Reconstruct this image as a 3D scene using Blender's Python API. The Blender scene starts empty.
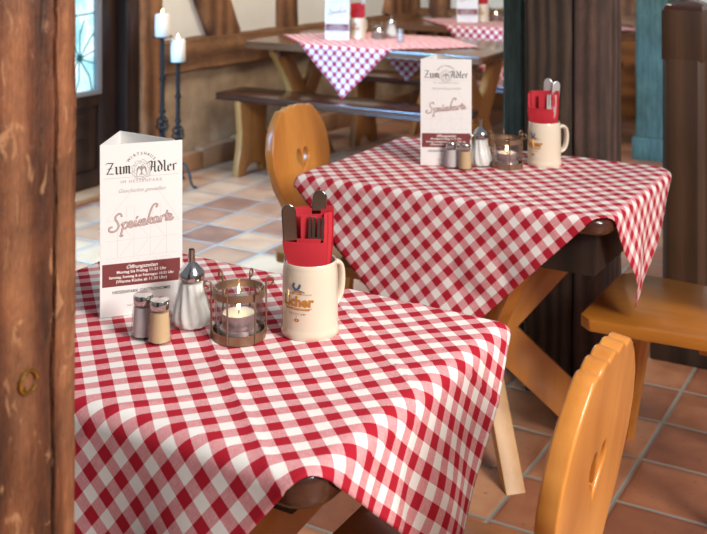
import bpy, bmesh, math, random
from mathutils import Vector, Matrix, noise
random.seed(7)
PI = math.pi
C = bpy.context.scene.collection
sc = bpy.context.scene
R = math.radians

# ------------------------------------------------------------------ materials
def s2l(c):
    out = []
    for v in c[:3]:
        v = v / 255.0
        out.append(v / 12.92 if v <= .04045 else ((v + .055) / 1.055) ** 2.4)
    return (out[0], out[1], out[2], 1)

class NT:
    def __init__(s, name):
        s.m = bpy.data.materials.new(name); s.m.use_nodes = True
        s.t = s.m.node_tree; s.n = s.t.nodes; s.l = s.t.links
        s.b = s.n['Principled BSDF']; s.out = s.n['Material Output']
    def node(s, typ, **kw):
        n = s.n.new(typ)
        for k, v in kw.items():
            if k == 'inp':
                for a, b in v.items(): n.inputs[a].default_value = b
            else: setattr(n, k, v)
        return n
    def link(s, a, b): s.l.new(a, b)
    def math(s, op, a, b=None, c=None):
        n = s.node('ShaderNodeMath', operation=op)
        for i, v in enumerate((a, b, c)):
            if v is None: continue
            if isinstance(v, (int, float)): n.inputs[i].default_value = v
            else: s.link(v, n.inputs[i])
        return n.outputs[0]
    def ramp(s, fac, stops):
        r = s.node('ShaderNodeValToRGB')
        e = r.color_ramp.elements
        while len(e) < len(stops): e.new(.5)
        for k, (p, c) in enumerate(stops): e[k].position = p; e[k].color = c
        s.link(fac, r.inputs[0]); return r.outputs[0]
    def mix(s, fac, a, b, mode='MIX'):
        m = s.node('ShaderNodeMix', data_type='RGBA', blend_type=mode)
        if isinstance(fac, (int, float)): m.inputs[0].default_value = fac
        else: s.link(fac, m.inputs[0])
        for i, v in ((6, a), (7, b)):
            if isinstance(v, tuple): m.inputs[i].default_value = v
            else: s.link(v, m.inputs[i])
        return m.outputs[2]
    def noise(s, scale, vec=None, detail=4, rough=.55, dist=0):
        n = s.node('ShaderNodeTexNoise', inp={'Scale': scale, 'Detail': detail, 'Roughness': rough, 'Distortion': dist})
        if vec is not None: s.link(vec, n.inputs['Vector'])
        return n.outputs[0]
    def bump(s, h, strength=.3, dist=.01):
        b = s.node('ShaderNodeBump', inp={'Strength': strength, 'Distance': dist})
        s.link(h, b.inputs['Height']); s.link(b.outputs[0], s.b.inputs['Normal'])

def plain(name, c, rough=.5, metal=0, **kw):
    t = NT(name); t.b.inputs['Base Color'].default_value = s2l(c)
    t.b.inputs['Roughness'].default_value = rough; t.b.inputs['Metallic'].default_value = metal
    for k, v in kw.items(): t.b.inputs[k.replace('_', ' ')].default_value = v
    return t.m

def wood(name, c1, c2, c3, rough=.4, axis=2, sc_=18, stretch=.09, bump=.15, grain=1.0, coat=0, spots=0, chips=0):
    t = NT(name)
    tc = t.node('ShaderNodeTexCoord'); mp = t.node('ShaderNodeMapping')
    s = [1, 1, 1]; s[axis] = stretch
    mp.inputs['Scale'].default_value = s
    t.link(tc.outputs['Object'], mp.inputs['Vector'])
    v = mp.outputs[0]
    n1 = t.noise(sc_, v, 5, .6, .6)
    n2 = t.noise(sc_ * 7, v, 3, .7)
    big = t.noise(2.2, tc.outputs['Object'], 2)
    w = t.node('ShaderNodeTexWave', wave_type='RINGS', rings_direction='XYZ'[axis], inp={'Scale': sc_ * .28, 'Distortion': 5.0, 'Detail': 2.0, 'Detail Scale': .8})
    t.link(v, w.inputs['Vector'])
    f = t.math('ADD', t.math('MULTIPLY', n1, .6), t.math('MULTIPLY', w.outputs['Fac'], .4 * grain))
    f = t.math('ADD', f, t.math('MULTIPLY', t.math('SUBTRACT', n2, .5), .35 * grain))
    f = t.math('ADD', f, t.math('MULTIPLY', t.math('SUBTRACT', big, .5), .5))
    col = t.ramp(f, [(.2, s2l(c1)), (.5, s2l(c2)), (.8, s2l(c3))])
    if spots:
        nn = t.noise(9, tc.outputs['Object'], 5, .7)
        k = t.ramp(nn, [(.35, (0, 0, 0, 1)), (.62, (1, 1, 1, 1))])
        col = t.mix(t.math('MULTIPLY', k, spots), col, s2l([x * .6 for x in c1]))
    if chips:
        mp2 = t.node('ShaderNodeMapping', inp={'Scale': (1, 1, .45), 'Rotation': (.35, .3, 0)}); t.link(tc.outputs['Object'], mp2.inputs['Vector'])
        cn = t.noise(46, mp2.outputs[0], 4, .65, .8)
        k = t.ramp(cn, [(.60, (0, 0, 0, 1)), (.68, (1, 1, 1, 1))])
        col = t.mix(t.math('MULTIPLY', k, chips), col, s2l((206, 154, 112)))
        k = t.ramp(t.noise(30, mp2.outputs[0], 4, .7, 1.5), [(.30, (1, 1, 1, 1)), (.38, (0, 0, 0, 1))])
        col = t.mix(t.math('MULTIPLY', k, chips), col, s2l((52, 30, 20)))
    t.link(col, t.b.inputs['Base Color'])
    t.b.inputs['Roughness'].default_value = rough
    t.b.inputs['Coat Weight'].default_value = coat; t.b.inputs['Coat Roughness'].default_value = .12
    t.bump(t.math('ADD', n2, t.math('MULTIPLY', n1, 1.2)), bump, .004)
    return t.m

M = {}
M['pine'] = wood('honey_pine', (172, 104, 38), (212, 140, 62), (226, 162, 88), .3, 2, 9, .12, .05, .5, .35)
M['pine_x'] = wood('honey_pine_seat', (150, 88, 28), (186, 118, 44), (205, 138, 60), .28, 0, 9, .12, .05, .5, .35)
M['pine_b'] = wood('bench_leg_pine', (130, 78, 34), (178, 118, 62), (198, 140, 84), .4, 2, 9, .12, .06, .6, .1)
M['pale'] = wood('pale_pine', (160, 116, 72), (196, 152, 104), (214, 176, 130), .45, 2, 10, .1, .06, .5)
M['dark'] = wood('dark_stained_wood', (34, 18, 12), (62, 34, 24), (86, 50, 36), .2, 0, 14, .08, .08, .8, .5)
M['dark_y'] = wood('dark_frame_wood', (26, 20, 18), (44, 33, 28), (60, 46, 38), .45, 2, 14, .1, .1, .8)
M['door'] = wood('door_wood', (30, 18, 14), (48, 30, 22), (62, 40, 30), .35, 2, 10, .08, .06, .6, .2)
M['table_b'] = wood('brown_table_wood', (70, 40, 24), (104, 66, 42), (128, 86, 58), .25, 0, 12, .08, .06, .7, .4)
M['post'] = wood('old_oak_post', (50, 26, 14), (112, 64, 38), (156, 102, 68), .5, 2, 30, .14, 1.0, 1.1, .0, .55, .38)
M['post_d'] = wood('dark_oak_post', (38, 27, 20), (56, 42, 32), (80, 62, 48), .8, 2, 30, .22, .3, 1.5, 0, .3)
M['post_p'] = wood('reddish_oak_post', (54, 40, 34), (84, 62, 54), (108, 82, 72), .8, 2, 24, .2, .4, 1.0, 0, .4)
M['newel'] = wood('brown_newel_wood', (50, 33, 22), (72, 50, 35), (92, 66, 48), .45, 2, 12, .07, .15, .9, .1)
M['frame'] = wood('half_timber', (88, 54, 32), (134, 88, 54), (166, 116, 76), .7, 2, 9, .15, .5, 1.1, 0, .4)
M['frame_x'] = wood('half_timber_rail', (92, 58, 36), (138, 94, 60), (166, 120, 80), .7, 0, 9, .15, .5, 1.1, 0, .4)
M['wains'] = wood('back_wainscot', (92, 52, 20), (130, 80, 34), (150, 98, 50), .5, 0, 9, .15, .2, .8)

def teal():
    t = NT('worn_teal_paint'); tc = t.node('ShaderNodeTexCoord'); mp = t.node('ShaderNodeMapping', inp={'Scale': (1, 1, .15)})
    t.link(tc.outputs['Object'], mp.inputs['Vector'])
    n = t.noise(40, mp.outputs[0], 5, .7)
    t.link(t.ramp(n, [(.3, s2l((42, 58, 52))), (.55, s2l((66, 92, 84))), (.75, s2l((92, 122, 112)))]), t.b.inputs['Base Color'])
    t.b.inputs['Roughness'].default_value = .55; t.bump(n, .4, .004); return t.m
M['teal'] = teal()

def plaster(name, c1, c2, scale=3, b=.3):
    t = NT(name); tc = t.node('ShaderNodeTexCoord'); v = tc.outputs['Object']
    n = t.noise(scale, v, 6, .6); n2 = t.noise(scale * 9, v, 4, .6)
    t.link(t.ramp(n, [(.3, s2l(c1)), (.7, s2l(c2))]), t.b.inputs['Base Color'])
    t.b.inputs['Roughness'].default_value = .85; t.bump(t.math('ADD', n, t.math('MULTIPLY', n2, .4)), b, .02); return t.m
M['white'] = plaster('white_limewash', (222, 218, 208), (236, 233, 226), 2, .15)
M['clay'] = plaster('clay_plaster', (140, 112, 86), (186, 160, 130), 5, .6)
M['curb'] = plaster('sandstone_curb', (140, 92, 60), (176, 132, 92), 3, .5)

def floor_mat():
    t = NT('terracotta_tiles'); tc = t.node('ShaderNodeTexCoord')
    sp = t.node('ShaderNodeSeparateXYZ'); t.link(tc.outputs['Object'], sp.inputs[0])
    P = .2368
    wob = t.math('MULTIPLY', t.math('SUBTRACT', t.noise(14, tc.outputs['Object'], 3), .5), .02)
    u = t.math('ADD', t.math('DIVIDE', sp.outputs[0], P), wob); v = t.math('ADD', t.math('DIVIDE', sp.outputs[1], P), wob)
    fu = t.math('FRACT', u); fv = t.math('FRACT', v)
    def edge(f): return t.math('MINIMUM', f, t.math('SUBTRACT', 1.0, f))
    e = t.math('MINIMUM', edge(fu), edge(fv))
    grout = t.math('LESS_THAN', e, .024)
    cmb = t.node('ShaderNodeCombineXYZ'); t.link(t.math('FLOOR', u), cmb.inputs[0]); t.link(t.math('FLOOR', v), cmb.inputs[1])
    wn = t.node('ShaderNodeTexWhiteNoise', noise_dimensions='3D'); t.link(cmb.outputs[0], wn.inputs[0])
    n = t.noise(7, tc.outputs['Object'], 5, .6, .4)
    f = t.math('ADD', t.math('MULTIPLY', wn.outputs[0], .6), t.math('MULTIPLY', n, .5))
    col = t.ramp(f, [(.15, s2l((118, 72, 56))), (.4, s2l((156, 100, 72))), (.62, s2l((180, 124, 90))), (.85, s2l((200, 152, 116)))])
    n3 = t.noise(60, tc.outputs['Object'], 2, .5)
    pit = t.ramp(n3, [(.27, (1, 1, 1, 1)), (.33, (0, 0, 0, 1))])
    col = t.mix(t.math('MULTIPLY', pit, .6), col, s2l((84, 50, 38)))
    ed = t.math('MULTIPLY', t.math('SUBTRACT', 1.0, t.math('SMOOTH_MIN', t.math('MULTIPLY', e, 7.0), 1.0, .2)), .35)
    col = t.mix(ed, col, s2l((120, 66, 46)))
    col = t.mix(grout, col, s2l((142, 134, 124)))
    t.link(col, t.b.inputs['Base Color'])
    t.link(t.ramp(t.math('ADD', n, t.math('MULTIPLY', grout, .6)), [(.3, (.28,) * 3 + (1,)), (.8, (.55,) * 3 + (1,))]), t.b.inputs['Roughness'])
    h = t.math('ADD', t.math('MULTIPLY', t.math('MINIMUM', t.math('MULTIPLY', e, 18.0), 1.0), 1.0), t.math('MULTIPLY', n, .5))
    t.bump(h, .5, .006); return t.m
M['floor'] = floor_mat()

def gingham():
    t = NT('red_white_gingham'); uv = t.node('ShaderNodeUVMap', uv_map='UVMap')
    sp = t.node('ShaderNodeSeparateXYZ'); t.link(uv.outputs[0], sp.inputs[0])
    P = .0412
    tot = None; st = []
    for k in (0, 1):
        f = t.math('FRACT', t.math('DIVIDE', sp.outputs[k], P))
        a = t.math('LESS_THAN', f, .5); st.append(a)
    # woven threads: where only one direction is red the two thread colours alternate finely
    mp = t.node('ShaderNodeMapping', inp={'Scale': (1, .08, 1)}); t.link(uv.outputs[0], mp.inputs['Vector'])
    mq = t.node('ShaderNodeMapping', inp={'Scale': (.08, 1, 1)}); t.link(uv.outputs[0], mq.inputs['Vector'])
    th = t.noise(900, mp.outputs[0], 1); tv = t.noise(900, mq.outputs[0], 1)
    k = t.math('MULTIPLY', t.math('ADD', st[0], st[1]), .5)
    wv = t.math('MULTIPLY', t.math('SUBTRACT', t.math('ADD', th, tv), 1.0), .35)
    one = t.math('SUBTRACT', 1.0, t.math('ABSOLUTE', t.math('SUBTRACT', t.math('MULTIPLY', k, 2.0), 1.0)))
    k2 = t.math('ADD', k, t.math('MULTIPLY', one, wv))
    col = t.ramp(k2, [(0, s2l((234, 230, 226))), (.5, s2l((212, 146, 150))), (1, s2l((170, 30, 48)))])
    t.link(col, t.b.inputs['Base Color']); t.b.inputs['Roughness'].default_value = .9
    t.b.inputs['Specular IOR Level'].default_value = .15
    big = t.noise(9, uv.outputs[0], 3, .6)
    t.bump(t.math('ADD', t.math('MULTIPLY', wv, .3), t.math('MULTIPLY', big, .6)), .25, .008)
    return t.m
M['cloth'] = gingham()
M['thread'] = plain('hem_thread', (206, 150, 140), .8)

def thin_glass(name, tint=(1, 1, 1, 1), fac=1.5, rough=.02):
    t = NT(name); t.n.remove(t.b)
    lw = t.node('ShaderNodeLayerWeight', inp={'Blend': .5}); fz = t.math('ADD', t.math('MULTIPLY', t.math('POWER', lw.outputs['Facing'], 3.0), .6), .045); tr = t.node('ShaderNodeBsdfTransparent', inp={'Color': tint})
    gl = t.node('ShaderNodeBsdfGlossy', inp={'Roughness': rough}); mx = t.node('ShaderNodeMixShader')
    t.link(fz, mx.inputs[0]); t.link(tr.outputs[0], mx.inputs[1]); t.link(gl.outputs[0], mx.inputs[2])
    t.link(mx.outputs[0], t.out.inputs[0]); return t.m
M['glass'] = thin_glass('clear_glass', (.90, .91, .91, 1), 1.55)
M['cutlery_bright'] = plain('cutlery_steel_bright', (224, 224, 224), .38, .85)  # lighter copy of the cutlery steel, bright reflections put into its colour
M['chrome'] = plain('polished_steel', (200, 198, 196), .16, 1)
M['cutlery'] = plain('cutlery_steel', (150, 148, 146), .08, 1)
M['bronze'] = plain('brown_metal', (150, 122, 98), .4, .75)
M['iron'] = plain('wrought_iron', (48, 50, 52), .45, .7)
M['brass'] = plain('brass', (190, 150, 70), .25, 1)
M['sugar'] = plain('sugar', (238, 236, 232), .9)
M['salt'] = plain('salt', (206, 196, 196), .9)
M['pepper'] = plain('pepper', (214, 182, 140), .9)
M['wax'] = plain('white_wax', (246, 236, 222), .5, 0, Subsurface_Weight=.25)
M['cup'] = plain('tealight_cup', (200, 176, 176), .3, .5)
M['stone'] = plain('cream_stoneware', (222, 208, 186), .16, 0, Coat_Weight=.6)
M['napkin'] = plain('red_paper', (186, 34, 48), .75)
M['card'] = plain('white_card', (230, 228, 226), .4)
M['ink'] = plain('black_ink', (62, 58, 56), .5)
M['grey_ink'] = plain('grey_ink', (172, 164, 160), .5)
M['faint'] = plain('faint_ink', (214, 207, 202), .5)
M['maroon'] = plain('maroon_ink', (122, 58, 58), .4)
M['rose'] = plain('pale_rose_ink', (226, 206, 200), .5)
M['white_ink'] = plain('white_ink', (244, 238, 234), .5)
M['gold'] = plain('gold_print', (206, 146, 62), .25, .5)
M['blue'] = plain('blue_print', (58, 100, 132), .4)
M['wick'] = plain('wick', (30, 26, 24), .9)
M['black'] = plain('spout_dark', (22, 20, 20), .6)  # painted dark for the hollow of the sugar spout
def emit(name, c, s):
    t = NT(name); t.n.remove(t.b); e = t.node('ShaderNodeEmission', inp={'Color': c, 'Strength': s}); t.link(e.outputs[0], t.out.inputs[0]); return t.m
M['flame'] = emit('flame', (1, .72, .38, 1), 34)

# the view through the door pane: bright garden behind leaded teal glass
def pane():
    t = NT('leaded_door_glass'); tc = t.node('ShaderNodeTexCoord'); v = tc.outputs['Object']
    n = t.noise(5, v, 4, .6, .5)
    vo = t.node('ShaderNodeTexVoronoi', feature='DISTANCE_TO_EDGE', inp={'Scale': 6.0}); t.link(v, vo.inputs['Vector'])
    col = t.ramp(n, [(.3, s2l((70, 150, 165))), (.5, s2l((150, 205, 215))), (.7, s2l((220, 240, 242)))])
    t.b.inputs['Roughness'].default_value = .15
    t.link(col, t.b.inputs['Base Color'])
    t.b.inputs['Transmission Weight'].default_value = .0
    t.b.inputs['Emission Strength'].default_value = .9; t.link(col, t.b.inputs['Emission Color'])
    return t.m
M['pane'] = pane()
M['came'] = plain('lead_came', (40, 110, 118), .4, .3)

# ------------------------------------------------------------------ mesh helpers
class MB:
    def __init__(s): s.v = []; s.f = []; s.uv = None
    def add(s, vs, fs):
        o = len(s.v); s.v += [Vector(v) for v in vs]; s.f += [[i + o for i in f] for f in fs]; return s
    def xf(s, m, start=0):
        for i in range(start, len(s.v)): s.v[i] = m @ s.v[i]
        return s
    def box(s, a, b):
        x0, y0, z0 = a; x1, y1, z1 = b
        return s.add([(x0,y0,z0),(x1,y0,z0),(x1,y1,z0),(x0,y1,z0),(x0,y0,z1),(x1,y0,z1),(x1,y1,z1),(x0,y1,z1)],
            [(0,3,2,1),(4,5,6,7),(0,1,5,4),(1,2,6,5),(2,3,7,6),(3,0,4,7)])
    def prism(s, poly, h0, h1, axis='z'):
        n = len(poly)
        def P(a, b, h): return {'z': (a, b, h), 'y': (a, h, b), 'x': (h, a, b)}[axis]
        vs = [P(a, b, h0) for a, b in poly] + [P(a, b, h1) for a, b in poly]
        fs = [list(range(n))[::-1], list(range(n, 2 * n))] + [[i, (i + 1) % n, n + (i + 1) % n, n + i] for i in range(n)]
        return s.add(vs, fs)
    def lathe(s, prof, seg=32, c=(0, 0, 0), fl=None):
        vs = []; fs = []
        for (r, z) in prof:
            for k in range(seg):
                a = 2 * PI * k / seg; rr = r
                if fl: rr = fl(r, z, a)
                vs.append((c[0] + rr * math.cos(a), c[1] + rr * math.sin(a), c[2] + z))
        for i in range(len(prof) - 1):
            for k in range(seg):
                k2 = (k + 1) % seg
                fs.append((i * seg + k, i * seg + k2, (i + 1) * seg + k2, (i + 1) * seg + k))
        if prof[0][0] > 1e-6: fs.append(list(range(seg))[::-1])
        if prof[-1][0] > 1e-6: fs.append([(len(prof) - 1) * seg + k for k in range(seg)])
        return s.add(vs, fs)
    def tube(s, pts, r, seg=8, closed=False):
        pts = [Vector(p) for p in pts]; n = len(pts); vs = []; fs = []
        up = None
        for i, p in enumerate(pts):
            if closed: d = pts[(i + 1) % n] - pts[i - 1]
            else: d = pts[min(i + 1, n - 1)] - pts[max(i - 1, 0)]
            d.normalize()
            if up is None:
                up = Vector((0, 0, 1)) if abs(d.z) < .9 else Vector((1, 0, 0))
            x = d.cross(up)
            if x.length < 1e-5: x = d.orthogonal()
            x.normalize(); y = x.cross(d).normalized(); up = y
            rr = r[i] if isinstance(r, (list, tuple)) else r
            for k in range(seg):
                a = 2 * PI * k / seg; vs.append(p + x * (rr * math.cos(a)) + y * (rr * math.sin(a)))
        m = n if closed else n - 1
        for i in range(m):
            j = (i + 1) % n
            for k in range(seg):
                k2 = (k + 1) % seg; fs.append((i * seg + k, i * seg + k2, j * seg + k2, j * seg + k))
        if not closed: fs += [list(range(seg))[::-1], [(n - 1) * seg + k for k in range(seg)]]
        return s.add(vs, fs)
    def plank(s, p0, p1, wdir, w, th, cut=False):
        p0, p1 = Vector(p0), Vector(p1); d = (p1 - p0).normalized()
        wd = Vector(wdir); wd = (wd - d * wd.dot(d)).normalized(); t = d.cross(wd)
        vs = []
        for p in (p0, p1):
            for a, b in ((-1, -1), (1, -1), (1, 1), (-1, 1)):
                q = p + wd * (a * w / 2) + t * (b * th / 2)
                if cut and abs(d.z) > .05: q = q + d * ((p.z - q.z) / d.z)
                vs.append(q)
        return s.add(vs, [(0, 3, 2, 1), (4, 5, 6, 7), (0, 1, 5, 4), (1, 2, 6, 5), (2, 3, 7, 6), (3, 0, 4, 7)])
    def build(s, name, mat, parent=None, smooth=False, bevel=0, seg=2, sub=0):
        me = bpy.data.meshes.new(name); me.from_pydata([tuple(v) for v in s.v], [], s.f); me.update()
        bm = bmesh.new(); bm.from_mesh(me)
        bmesh.ops.recalc_face_normals(bm, faces=bm.faces)
        if bevel: bmesh.ops.bevel(bm, geom=[e for e in bm.edges if len(e.link_faces) == 2 and e.calc_face_angle(0) > .5], offset=bevel, segments=seg, affect='EDGES', profile=.6, clamp_overlap=True)
        if sub: bmesh.ops.subdivide_edges(bm, edges=bm.edges, cuts=sub, use_grid_fill=True)
        bm.to_mesh(me); bm.free()
        o = bpy.data.objects.new(name, me); C.objects.link(o); me.materials.append(mat)
        if smooth or bevel:
            me.polygons.foreach_set('use_smooth', [True] * len(me.polygons))
            me.set_sharp_from_angle(angle=R(smooth if isinstance(smooth, (int, float)) and smooth > 1 else 40))
        if parent: o.parent = parent
        return o

def tag(o, label=None, cat=None, group=None, kind=None):
    if label: o['label'] = label
    if cat: o['category'] = cat
    if group: o['group'] = group
    if kind: o['kind'] = kind
    return o
def empty(name, loc=(0, 0, 0), rz=0):
    o = bpy.data.objects.new(name, None); C.objects.link(o); o.location = loc; o.rotation_euler = (0, 0, rz); o.empty_display_size = .05; return o
def kids(o): return [c for c in bpy.data.objects if c.parent == o]
def copy_tree(o, parent=None):
    c = o.copy(); C.objects.link(c)
    if parent: c.parent = parent
    for ch in kids(o): copy_tree(ch, c)
    return c
def place(o, loc, rz=None, label=None):
    o.location = loc
    if rz is not None: o.rotation_euler = (0, 0, rz)
    if label: o['label'] = label
    return o
def rowpoly(x0, y0, x1, y1, r, n=5):
    out = []
    for cx, cy, a0 in ((x1 - r, y0 + r, -90), (x1 - r, y1 - r, 0), (x0 + r, y1 - r, 90), (x0 + r, y0 + r, 180)):
        for k in range(n + 1):
            a = R(a0 + 90 * k / n); out.append((cx + r * math.cos(a), cy + r * math.sin(a)))
    return out

# ------------------------------------------------------------------ grid directions of the room
UD = Vector((.5, .866, 0)); BD = Vector((.866, -.5, 0))
def ub(u, b, z=0): return Vector((.5 * u + .866 * b, .866 * u - .5 * b, z))
A30 = R(-30)

# ------------------------------------------------------------------ setting
fl = MB()
n = 2
fl.box((-12, -12, -.05), (14, 14, 0))
floor = fl.build('floor', M['floor']); tag(floor, kind='structure')
floor.rotation_euler = (0, 0, R(60)); floor.location = (.647, 2.650, 0)

WA = R(57)
def wobj(o): o.location = (-.976, 6.117, 0); o.rotation_euler = (0, 0, WA); return o
# wall_left in its own frame: x along the wall, y into the wall (positive = away from the room)
w = MB(); w.box((-.30, .06, 0), (2.76, .30, 2.6)); w.box((-.92, .12, 2.2), (-.30, .30, 2.6)); w.box((-4.6, .06, 0), (-1.28, .30, .9)); w.box((-4.6, .06, 2.2), (-.92, .30, 2.6)); w.box((-1.75, .06, .9), (-1.28, .30, 2.2))
wobj(tag(w.build('wall_left', M['white']), kind='structure'))
w = MB(); nx = 60; nz = 12; vs = []; fs = []
for i in range(nx + 1):
    for k in range(nz + 1):
        x = -.16 + (2.92) * i / nx; z = .0 + .57 * k / nz
        vs.append((x, .035 + .012 * noise.noise(Vector((x * 6, z * 8, 1))), z))
for i in range(nx):
    for k in range(nz):
        a = i * (nz + 1) + k; fs.append((a, a + nz + 1, a + nz + 2, a + 1))
w.add(vs, fs); wobj(tag(w.build('wall_left_plinth', M['clay'], smooth=80), kind='structure'))
def rough_beam(name, p0, p1, wid, th, mat, yoff=0, amp=.006, taper=1, seed=0):
    """irregular hewn timber between p0 and p1 in the wall's x-z plane"""
    p0 = Vector(p0); p1 = Vector(p1); L = (p1 - p0).length; d = (p1 - p0) / L; nrm = Vector((-d.z, 0, d.x)); N = max(6, int(L / .08))
    vs = []; fs = []; prof = [(-1, 0), (-1, .75), (-.88, 1), (.88, 1), (1, .75), (1, 0)]
    for i in range(N + 1):
        p = p0 + d * (L * i / N); wv = wid / 2 * (1 + (taper - 1) * i / N)
        for (a, b) in prof:
            e = noise.noise(Vector((i * .35 + seed, a * 2, b))) * amp
            vs.append(p + nrm * (a * wv + e) + Vector((0, yoff - b * th + e * .5 * b, 0)))
    m = len(prof)
    for i in range(N):
        for k in range(m - 1): fs.append((i * m + k, i * m + k + 1, (i + 1) * m + k + 1, (i + 1) * m + k))
        fs.append((i * m + m - 1, i * m, (i + 1) * m, (i + 1) * m + m - 1))
    fs += [list(range(m))[::-1], [N * m + k for k in range(m)]]
    b = MB().add(vs, fs); return b.build(name, mat, smooth=50)
beams = [((-.16, 0, .665), (2.76, 0, .625), .19, M['frame_x']), ((-.24, 0, 0), (-.24, 0, 2.6), .17, M['frame']),
         ((.44, 0, .70), (-.55, 0, 2.6), .30, M['frame']), ((1.05, 0, .70), (1.05, 0, 2.6), .19, M['frame']),
         ((2.43, 0, .68), (2.85, 0, 1.9), .33, M['frame']), ((2.76, 0, 0), (2.76, 0, 2.6), .2, M['frame'])]
beams[2] = ((.43, 0, .71), (.02, 0, 1.5), .25, M['frame'])
beams[4] = ((2.42, 0, .69), (2.72, 0, 1.5), .30, M['frame'])
for i, (a, b, wd, mt) in enumerate(beams):
    o = rough_beam('trim_%d' % (i + 1), a, b, wd, .075 if i == 0 else .05 + .004 * (i % 3), mt, .06, .012, 1, i * 3.1); wobj(tag(o, kind='structure'))
c = MB()
x = -.16; k = 0
while x < 2.7:
    L = .28 + .14 * ((k * 37) % 5) / 5
    c.add(*[(lambda vs, fs: (vs, fs))(*(lambda b: (b.v, b.f))(MB().box((x + .003, -.045, 0), (min(x + L, 2.76) - .003, .035, .105 + .012 * (k % 3)))))][0]); x += L; k += 1
wobj(tag(c.build('baseboard_left', M['curb'], bevel=.008), kind='structure'))
# door in wall_left
dr = empty('door_1'); dr.location = (-.976, 6.117, 0); dr.rotation_euler = (0, 0, WA); tag(dr, kind='structure')
f = MB(); f.box((-.415, .02, 0), (-.325, .16, 2.2)); f.box((-1.28, .02, 0), (-1.19, .16, 2.2)); f.box((-1.19, .02, 2.1), (-.415, .16, 2.2))
f.build('door_frame', M['door'], dr, bevel=.008)
f = MB(); f.box((-.445, .0, 0), (-.415, .08, 2.1)); f.build('door_stop', M['door'], dr, bevel=.006)
f = MB(); f.box((-.58, .07, .03), (-.445, .12, 2.1)); f.box((-1.19, .07, .03), (-1.05, .12, 2.1)); f.box((-1.05, .07, .03), (-.58, .12, .12)); f.box((-1.05, .07, .46), (-.58, .12, .535)); f.box((-1.05, .07, 1.95), (-.58, .12, 2.1))
f.box((-1.05, .085, .12), (-.58, .115, .46))
f.build('door_leaf', M['door'], dr, bevel=.006)
f = MB(); f.box((-.99, .075, .16), (-.64, .09, .28)); f.box((-.99, .075, .30), (-.64, .09, .42)); f.build('door_panel', M['door'], dr, bevel=.006)
pn = MB().box((-1.05, .09, .535), (-.58, .1, 1.95)).build('door_glass', M['pane'], dr)
f = MB()
cx, cz = -.70, .72
for a in range(10):
    an = R(a * 36 + 8); f.tube([(cx + .02 * math.cos(an), .086, cz + .02 * math.sin(an)), (cx + .12 * math.cos(an + .15), .086, max(.54, cz + .12 * math.sin(an + .15))), (min(-.585, cx + .2 * math.cos(an)), .086, max(.54, cz + .2 * math.sin(an)))], .0035, 6)
for zz in (.93, 1.1): f.tube([(-1.04, .086, zz), (-.59, .086, zz + .02)], .004, 6)
f.lathe([(0, -.0), (.02, .0), (.02, .004), (0, .004)], 12, (0, 0, 0)); f.v[-48:] = [Vector((cx + v.x, .086 - v.z, cz + v.y)) for v in f.v[-48:]]
f.build('lead_came', M['came'], pn, smooth=60)
f = MB(); f.box((-.60, .06, .53), (-.565, .09, 1.96)); f.box((-1.05, .06, .52), (-.565, .09, .545)); f.build('glazing_bead', plain('grey_bead', (120, 120, 124), .4), dr, bevel=.004)
f = MB(); f.box((-1.28, -.06, 0), (-.325, .1, .03)); f.build('threshold', M['curb'], dr, bevel=.006)
# window further along the same wall
wn = empty('window_1'); wn.location = (-.976, 6.117, 0); wn.rotation_euler = (0, 0, WA); tag(wn, kind='structure')
f = MB()
for a, b in (((-4.6, .08, .9), (-1.75, .16, .98)), ((-4.6, .08, 2.12), (-1.75, .16, 2.2)), ((-4.6, .08, .98), (-4.52, .16, 2.12)), ((-1.83, .08, .98), (-1.75, .16, 2.12)), ((-3.21, .08, .98), (-3.13, .16, 2.12))): f.box(a, b)
f.build('window_frame', M['door'], wn, bevel=.006)
MB().box((-4.52, .11, .98), (-1.83, .118, 2.12)).build('window_glass', M['glass'], wn)

# back wall
BA = math.atan2(-.405, 1)
def bobj(o): o.location = (.517, 8.416, 0); o.rotation_euler = (0, 0, BA); return o
w = MB(); w.box((0, .02, 0), (5.2, .25, 2.6)); bobj(tag(w.build('wall_back', M['white']), kind='structure'))
for i, (a, b, wd, mt, th) in enumerate([((0.0, 0, .655), (5.2, 0, .66), .20, M['frame_x'], .05), ((.17, 0, .0), (.17, 0, 2.6), .16, M['frame'], .06), ((1.58, 0, .7), (1.58, 0, 2.6), .16, M['frame'], .05), ((2.02, 0, .7), (2.02, 0, 2.6), .16, M['frame'], .052)]):
    o = rough_beam('trim_%d' % (i + 7), a, b, wd, th, mt, .02, .01, 1, 20 + i * 2); bobj(tag(o, kind='structure'))
w = MB(); w.box((0, -.03, .0), (5.2, .03, .56)); bobj(tag(w.build('wall_back_wainscot', M['wains'], bevel=.006), kind='structure'))

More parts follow.
